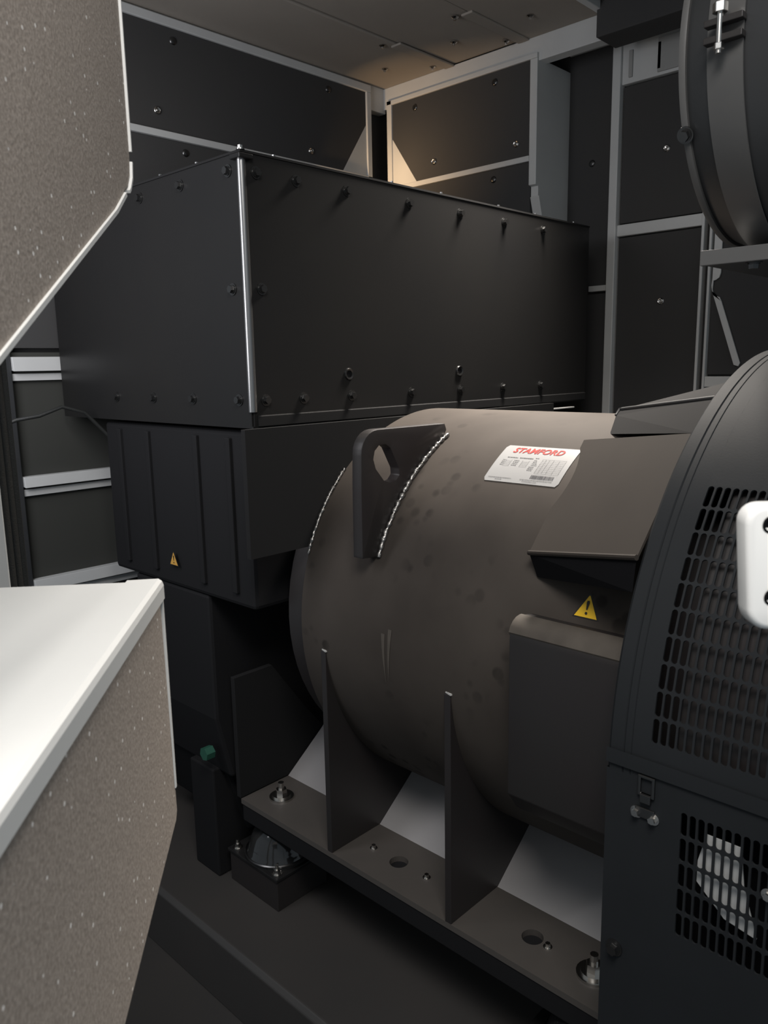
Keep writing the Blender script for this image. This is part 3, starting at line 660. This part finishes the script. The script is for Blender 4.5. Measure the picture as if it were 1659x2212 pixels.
bk = thing('support_bracket', (1.34, 0.28, 1.53), 'dark grey angle bracket shelf carrying the round air cleaner', 'bracket')
build('shelf', MB().box(1.214, 1.50, 0.06, 0.498, 1.537, 1.546), 'grey_black_paint', bk, bevel=0.001)
build('front_lip', MB().box(1.204, 1.214, 0.06, 0.500, 1.536, 1.5575), 'strap_paint', bk, bevel=0.001)
for y in (0.12, 0.36): build('leg', MB().box(1.40, 1.44, y-0.015, y+0.015, 1.4165, 1.537), 'grey_black_paint', bk, bevel=0.002)
inst('bracket_bolt', BOLT, (1.225,0.43,1.537), (0,0,-1), bk)

# ================================================================== NEAR THE DOORWAY
# right jamb just beside the picture and the white latch plate on it
LC = Vector((0.507, 0.171, 1.27)); LU = Vector((0.70, -0.714, 0)).normalized(); LN = Vector((-0.714, -0.70, 0)).normalized(); UP = Vector((0.05, 0.10, 1)).normalized()
jb = MB(); jb.obb(LC + LU*0.084 - LN*0.024 + Vector((0,0,-0.12)), LU, LN, (0,0,1), 0.012, 0.009, 1.15)
j2 = build('trim_3', jb, 'canopy_paint', bevel=0.003, base=(0.55,0.14,0)); tag(j2, kind='structure')
lp = thing('latch_plate', LC + LU*0.03 + Vector((0,0,-0.04)), 'white rounded plastic latch plate at the right edge', 'latch')
def lpt(u, v, d): return LC + LU*u + UP*v + LN*d
def rrect(u0, u1, v0, v1, r, d, n=6):
    out = []
    for cu_, cv_, a0 in ((u1-r,v1-r,0),(u0+r,v1-r,90),(u0+r,v0+r,180),(u1-r,v0+r,270)):
        out += [lpt(cu_+r*math.cos(rad(a0+90*k/n)), cv_+r*math.sin(rad(a0+90*k/n)), d) for k in range(n+1)]
    return out
b = MB(); b.prism(rrect(0,0.090,-0.040,0.040,0.013,0.003), -LN*0.018)
pl_ = build('plate', b, 'white_plastic', lp, bevel=0.004, seg=3, smooth=50)
for v in (0.0275, -0.0185):
    b = MB(); b.lathe([(0.0001,0.0032),(0.0042,0.0032),(0.0046,0.0042),(0.0060,0.0036)], lpt(0.0155,v,0), LN, 20); sc = build('screw_recess', b, 'void', lp, smooth=40)
build('keeper_tongue', MB().prism([lpt(0.016,-0.012,0.003), lpt(0.050,-0.012,0.003), lpt(0.050,0.020,0.003), lpt(0.028,0.020,0.003)], LN*0.003), 'white_plastic', lp, bevel=0.001)

# foam lined leaf: lower white tray and upper baffle; local axes: D towards the viewer, E to the left
FD = Vector((-0.658, -0.753, 0)).normalized(); FE = Vector((-0.753, 0.658, 0)).normalized()
C0 = Vector((0.404, 0.702, 1.191))
def fp(s, e, z): return Vector((C0.x, C0.y, 0)) + FD*s + FE*e + Vector((0,0,z))
def fbox(mb, s0, s1, e0, e1, z0, z1):
    return mb.add([fp(s0,e0,z0),fp(s1,e0,z0),fp(s1,e1,z0),fp(s0,e1,z0),fp(s0,e0,z1),fp(s1,e0,z1),fp(s1,e1,z1),fp(s0,e1,z1)], [(0,3,2,1),(4,5,6,7),(0,1,5,4),(1,2,6,5),(2,3,7,6),(3,0,4,7)])
lb = thing('foam_lined_box', fp(0.3, 0.2, 0.0), 'white sheet metal box with brown foam on its side, lower left', 'box')
build('top_sheet', fbox(MB(), 0.0, 0.64, 0.034, 0.42, 1.174, 1.1885), 'white_paint', lb, bevel=0.001)
b = MB(); b.prism([fp(0,0.036,1.1905), fp(0,0.036,1.183), fp(0,0.004,1.183), fp(0,0.004,1.170), fp(0,0.0,1.170), fp(0,0.0,1.184), fp(0,0.0015,1.1885), fp(0,0.005,1.191)], FD*0.64)
build('edge_strip', b, 'white_paint', lb)
build('foam_side', MB().prism([fp(0.004,0.003,1.1825), fp(-0.006,0.003,0.93), fp(0.006,0.003,0.921), fp(0.28,0.003,0.896), fp(0.64,0.003,0.864), fp(0.64,0.003,1.1825)], FE*0.037), 'acoustic_foam', lb, bevel=0.006, seg=3)
build('end_sheet', fbox(MB(), -0.002, 0.003, 0.0015, 0.42, 0.96, 1.186), 'white_paint', lb, bevel=0.001)
build('bottom_sheet', fbox(MB(), 0.01, 0.64, 0.04, 0.42, 0.915, 0.92), 'gap_grey', lb)
build('support_post', fbox(MB(), 0.12, 0.20, 0.26, 0.34, 0.0, 0.915), 'black_satin', lb)
b = MB(); pc = fp(0.455,0.003,0.995); b.tube([pc-FE*0.001, pc-FE*0.005+Vector((0,0,0.002)), pc-FE*0.006+Vector((0,0,0.006))], [0.003,0.0025,0.001], 8)
build('foam_clip', b, 'bright_steel', lb, smooth=60)

D0 = Vector((0.4735, 0.824, 0))       # far vertical edge of the upper baffle
UD = Vector((-0.687, -0.727, 0)).normalized(); UE = Vector((-0.727, 0.687, 0)).normalized()
def upt(s, e, z): return D0 + UD*s + UE*e + Vector((0,0,z))
ub = thing('foam_baffle', upt(0.25, 0.03, 1.45), 'large brown foam panel with thin white edging, upper left', 'foam panel')
ul = [(0.0,2.02),(0.0,1.625),(0.004,1.606),(0.016,1.592),(0.075,1.557),(0.395,1.405),(0.60,1.31),(0.60,2.02)]
build('foam', MB().prism([upt(s,0.0025,z) for s, z in ul], UE*0.045), 'acoustic_foam', ub, bevel=0.004, seg=3)
def edge(pts, wdt):
    b = MB()
    for i in range(len(pts)-1):
        (s0,z0),(s1,z1) = pts[i], pts[i+1]; dx, dz = s1-s0, z1-z0; L = math.hypot(dx,dz); nx, nz = dz/L*wdt, -dx/L*wdt
        b.prism([upt(s0,0,z0), upt(s1,0,z1), upt(s1+nx,0,z1+nz), upt(s0+nx,0,z0+nz)], UE*0.052)
    return b
build('edge_strip', edge([(-0.0005,2.02),(-0.0005,1.632)], -0.0028), 'white_paint', ub)
build('edge_strip', edge([(-0.0005,1.621),(0.0035,1.603),(0.014,1.590),(0.020,1.586)], -0.0032), 'white_paint', ub)
build('edge_strip', edge([(0.034,1.580),(0.075,1.5555),(0.395,1.4035),(0.60,1.3085)], -0.0042), 'white_paint', ub)
build('back_sheet', MB().prism([upt(s,0.0475,z) for s, z in ul], UE*0.004), 'white_paint', ub)
build('hanger', MB().prism([upt(0.52,0.05,2.02), upt(0.60,0.05,2.02), upt(0.60,0.05,2.40), upt(0.52,0.05,2.40)], UE*0.02), 'canopy_paint', ub)
